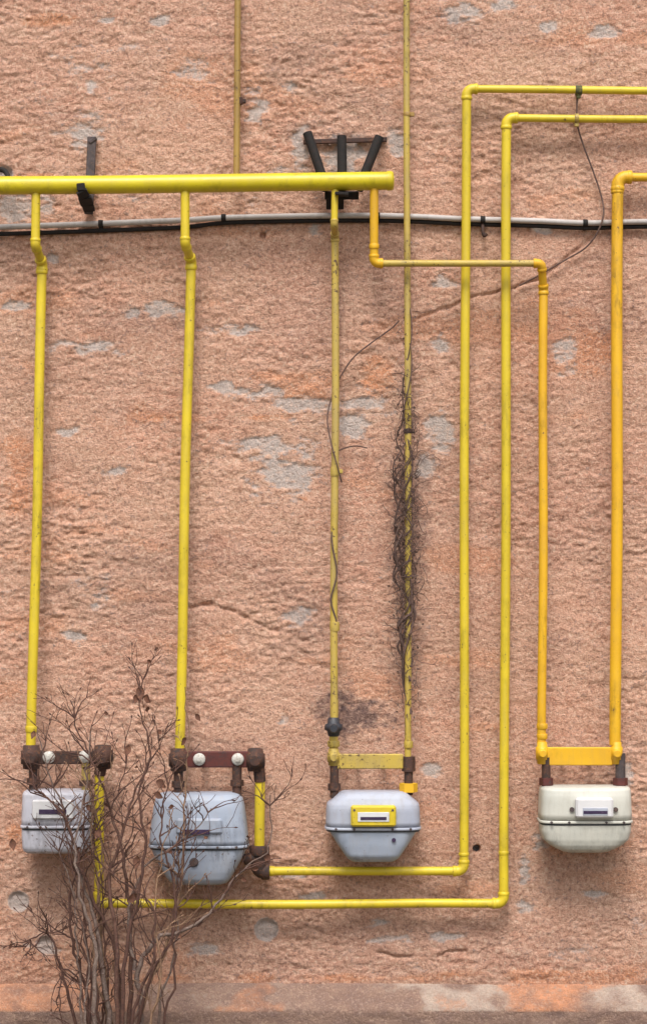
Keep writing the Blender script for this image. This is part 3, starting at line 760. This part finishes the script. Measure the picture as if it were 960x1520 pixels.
for k in range(6):
    y0 = [1060, 1045, 1010, 990, 960, 930][k]; y1 = [440, 470, 640, 660, 560, 690][k]
    ph = rv.random() * 6; pts = []
    m = 22
    for i in range(m + 1):
        y = y0 + (y1 - y0) * i / m
        amp = 7 + (9 if 640 < y < 960 else 0) * rv.uniform(0.4, 1)
        d0 = px_d(y)
        pts.append(W(604 + amp * math.sin(ph + i * 0.9 * (1 if k % 2 else -1)) - (6 if 640 < y < 900 else 0), y, d0 + 0.016 * math.cos(ph + i * 0.9)))
    mb = MB(); pp = spline(pts, 3); mb.tube(pp, [0.0042 - 0.0024 * i / len(pp) for i in range(len(pp))], 6); mb.build('stem', M['vine'], root)
mb = MB()
for k in range(540):
    t = rv.gauss(0, 1.1)
    y = 805 + t * 105 if k < 520 else rv.uniform(460, 1060)
    if y < 450 or y > 1070: continue
    x = 602 + rv.gauss(0, 9 if k < 520 else 5)
    dv = Vector((rv.gauss(0, 0.4), rv.uniform(-0.5, 0.5), rv.choice((-1, 1, 1)) * rv.uniform(0.4, 1)))
    twig(mb, W(x, y, px_d(y) + rv.uniform(-0.02, 0.03)), dv, rv.uniform(0.02, 0.07), rv.uniform(0.0008, 0.0018), rv, 4, 1.1, -0.05, 1 if k % 3 == 0 else 0, 4)
for k in range(420):
    y = 800 + rv.gauss(0, 115) if k < 330 else rv.uniform(450, 1060)
    if not 440 < y < 1075: continue
    p = W(602 + rv.gauss(0, 10), y, px_d(y) + rv.uniform(-0.03, 0.025)); p.y = min(p.y, -0.012)
    u = Vector((rv.uniform(-1, 1), rv.uniform(-.6, .6), rv.uniform(-1, 1))).normalized(); v = u.cross(Vector((rv.uniform(-.5, .5), 1, rv.uniform(-.5, .5)))).normalized()
    a = rv.uniform(0.003, 0.0075); b = a * rv.uniform(0.3, 0.7); nn = u.cross(v) * 0.002
    mb.add([p - u * a, p + v * b + nn, p + u * a, p - v * b + nn, p - nn], [(0, 1, 4), (1, 2, 4), (2, 3, 4), (3, 0, 4), (0, 3, 2, 1)], False)
mb.build('twig_tangle', M['vine'], root, 'stuff')
root = thing('vine_runner', 'thin dead vine runner crossing to and winding on the dull mustard pipe', 'vine', W(500, 720, 0.05))
mb = MB(); mb.tube(spline([W(592, 476, 0.03), W(580, 488, 0.03), W(552, 508, 0.025), W(525, 530, 0.03), W(507, 556, 0.035), W(496, 580, 0.04), W(488, 604, 0.07), W(486, 628, 0.095), W(492, 660, 0.11), W(500, 690, 0.11), W(507, 716, 0.09)], 5), 0.0025, 6); mb.build('stem', M['vine'], root)
mb = MB(); mb.tube(spline([W(494, 672, 0.10), W(515, 664, 0.03), W(530, 662, 0.02), W(545, 665, 0.018)], 5), 0.0024, 6); mb.build('stem', M['vine'], root)
mb = MB(); mb.tube(spline([W(499, 760, 0.07), W(492, 800, 0.10), W(500, 850, 0.11), W(491, 890, 0.11), W(499, 925, 0.10), W(492, 960, 0.07)], 5), 0.003, 6); mb.build('stem', M['vine'], root)

# ================================================================== BARE SHRUB
rb = random.Random(5)
root = thing('bare_shrub', 'bare brown shrub with a few dead leaves in front of the two left meters', 'shrub', Vector((W(170, 1560, 0.36).x, -0.34, 0.0)))
BR = [  # traced stems: (px, py, d) and start thickness in px
    ([(196, 1622, .34), (207, 1540, .34), (206, 1480, .34), (203, 1440, .33), (232, 1392, .32), (262, 1385, .30), (305, 1362, .28), (335, 1328, .26), (362, 1290, .25), (398, 1256, .24), (400, 1180, .25)], 12, 'bark'),
    ([(160, 1622, .32), (162, 1520, .32), (150, 1440, .31), (142, 1370, .30), (118, 1290, .28), (100, 1215, .26), (72, 1140, .24), (52, 1080, .23)], 11, 'bark'),
    ([(172, 1622, .36), (176, 1500, .37), (174, 1400, .37), (164, 1310, .36), (186, 1215, .34), (200, 1180, .33), (228, 1120, .32), (252, 1072, .32)], 10, 'red_bark'),
    ([(150, 1622, .38), (142, 1500, .40), (140, 1400, .40), (122, 1330, .40), (112, 1250, .38), (126, 1160, .36), (136, 1085, .35)], 9, 'bark'),
    ([(184, 1622, .30), (192, 1500, .29), (194, 1370, .28), (184, 1270, .26), (160, 1190, .25), (140, 1130, .24), (118, 1085, .22), (104, 1040, .22)], 9, 'red_bark'),
    ([(140, 1622, .30), (106, 1500, .29), (92, 1430, .28), (70, 1386, .28), (50, 1394, .29), (34, 1412, .30)], 6, 'twig'),
    ([(150, 1622, .33), (148, 1500, .33), (128, 1420, .33), (100, 1390, .34), (72, 1384, .35), (54, 1398, .36)], 5, 'twig'),
    ([(206, 1622, .32), (214, 1480, .30), (240, 1430, .28), (262, 1350, .26), (272, 1270, .25), (276, 1180, .24), (282, 1100, .24), (272, 1020, .24)], 7, 'straw_twig'),
    ([(176, 1622, .30), (170, 1420, .30), (140, 1330, .30), (112, 1260, .30), (96, 1215, .29), (62, 1178, .28), (30, 1160, .27), (-6, 1156, .26)], 7, 'twig'),
    ([(186, 1622, .38), (184, 1440, .40), (206, 1330, .40), (214, 1250, .39), (206, 1180, .38), (222, 1110, .37), (206, 1050, .36), (216, 985, .35)], 7, 'twig'),
    ([(180, 1622, .27), (156, 1450, .25), (148, 1340, .24), (152, 1260, .23), (136, 1180, .22), (112, 1110, .21)], 6, 'straw_twig'),
    ([(196, 1622, .35), (216, 1460, .36), (252, 1400, .37), (256, 1310, .36), (240, 1240, .35), (246, 1180, .34), (268, 1120, .33)], 6, 'twig'),
    ([(164, 1622, .28), (134, 1480, .26), (112, 1400, .25), (104, 1330, .24), (128, 1250, .24), (168, 1190, .24), (192, 1120, .24)], 6, 'twig'),
    ([(203, 1440, .33), (190, 1380, .32), (196, 1330, .31), (224, 1280, .30), (250, 1262, .30), (290, 1230, .28), (312, 1200, .27)], 6, 'bark'),
    ([(186, 1622, .42), (200, 1500, .42), (228, 1420, .42), (222, 1340, .40), (172, 1300, .38), (146, 1240, .36)], 6, 'twig'),
    ([(158, 1622, .36), (136, 1540, .36), (118, 1460, .36), (96, 1440, .37), (90, 1500, .38), (92, 1560, .38)], 4, 'twig'),
]
for k in range(11):
    x0 = rb.uniform(120, 225); d0 = rb.uniform(.26, .42); xs_ = (x0 - 172) * rb.uniform(0.4, 1.6)
    top = rb.uniform(1130, 1330); pts = []
    for i in range(6):
        t = i / 5
        pts.append((x0 + xs_ * t + rb.uniform(-11, 11) * (i > 0), 1622 + (top - 1622) * t, d0 - 0.06 * t + rb.uniform(-.012, .012)))
    BR.append((pts, rb.uniform(3.5, 6), rb.choice(('straw_twig', 'twig', 'bark', 'red_bark'))))
tips_all = []
for bi, (pts, w, mt) in enumerate(BR):
    P = spline([W(*p) + Vector((rb.uniform(-.006, .006), rb.uniform(-.01, .01), 0)) for p in pts], 5)
    if P[0].z < 0.1 and pts[0][1] > 1600: P[0].z = -0.02
    m = len(P); r0 = L(w) / 2 * 0.76
    P = [p + Vector((rb.gauss(0, .0035), rb.gauss(0, .002), rb.gauss(0, .001))) for p in P]
    mb = MB(); mb.tube(P, [r0 * (1 - i / (m - 1)) ** 1.25 * 0.95 + 0.0016 for i in range(m)], 8)
    br = mb.build('branch', M[mt], root)
    mb = MB()
    cnt = (13 if w > 6 else 10) if bi < 16 else 5
    for k in range(cnt):
        i = min(m - 2, int(m * (0.2 + 0.8 * rb.random() ** 0.8)))
        dv = (P[i + 1] - P[i]).normalized()
        side = Vector((rb.choice((-1, 1)) * rb.uniform(0.3, 1.1), rb.uniform(-0.5, 0.35), rb.uniform(-0.1, 0.5)))
        ln = rb.uniform(0.07, 0.22) * (1.1 - 0.4 * i / m)
        tips_all += twig(mb, P[i], dv * 0.8 + side, ln, rb.uniform(0.0018, 0.0034), rb, 6, 0.7, 0.06, rb.choice((1, 2, 3)), 5)
    tips_all.append((P[-1], (P[-1] - P[-2]).normalized()))
    mb.build('twigs', M['twig' if mt != 'straw_twig' else 'straw_twig'], br, 'stuff')
def leaf(p, d, size):
    size *= 0.72
    d = d.normalized(); s = d.cross(Vector((rb.uniform(-.4, .4), 1, rb.uniform(-.4, .4)))).normalized(); nrm = d.cross(s)
    mb = MB(); rows = []
    for t, w in ((0, .06), (.25, .32), (.5, .42), (.75, .28), (1, .03)):
        c = p + d * size * t + nrm * size * 0.35 * t * t + Vector((0, 0, -0.3 * size * t * t))
        rows += [c - s * size * w + nrm * size * .16, c, c + s * size * w + nrm * size * .16 * rb.uniform(.4, 1.2)]
    th = nrm * 0.0006
    top = [q for q in rows]; bot = [q - th for q in rows]
    fs = []
    for i in range(4):
        for j in range(2):
            a = i * 3 + j; fs += [(a, a + 1, a + 4, a + 3), (a + 15, a + 18, a + 19, a + 16)]
    mb.add(top + bot, fs)
    mb.build('leaf', M['leaf'], root)
for (px, py, d, s) in ((208, 1018, .35, .05), (214, 1034, .35, .045), (204, 1030, .35, .035), (192, 1106, .35, .04), (222, 1052, .35, .03), (240, 1085, .33, .03), (52, 1085, .23, .03),
    (300, 1362, .28, .035), (372, 1290, .25, .035), (356, 1305, .25, .03), (395, 1265, .24, .04), (18, 1245, .27, .04), (232, 1160, .33, .05), (228, 1178, .33, .04), (205, 1270, .38, .045), (206, 1330, .38, .05), (150, 1230, .3, .04), (290, 1060, .24, .03), (128, 1195, .27, .03), (276, 1095, .24, .035)):
    leaf(W(px, py, d), Vector((rb.uniform(-.7, .7), rb.uniform(-.5, .2), rb.uniform(-1, .2))), s)
for p, d in rb.sample(tips_all, 26):
    if p.z < 0.5: continue
    leaf(p, d + Vector((0, 0, -0.6)), rb.uniform(0.014, 0.026))
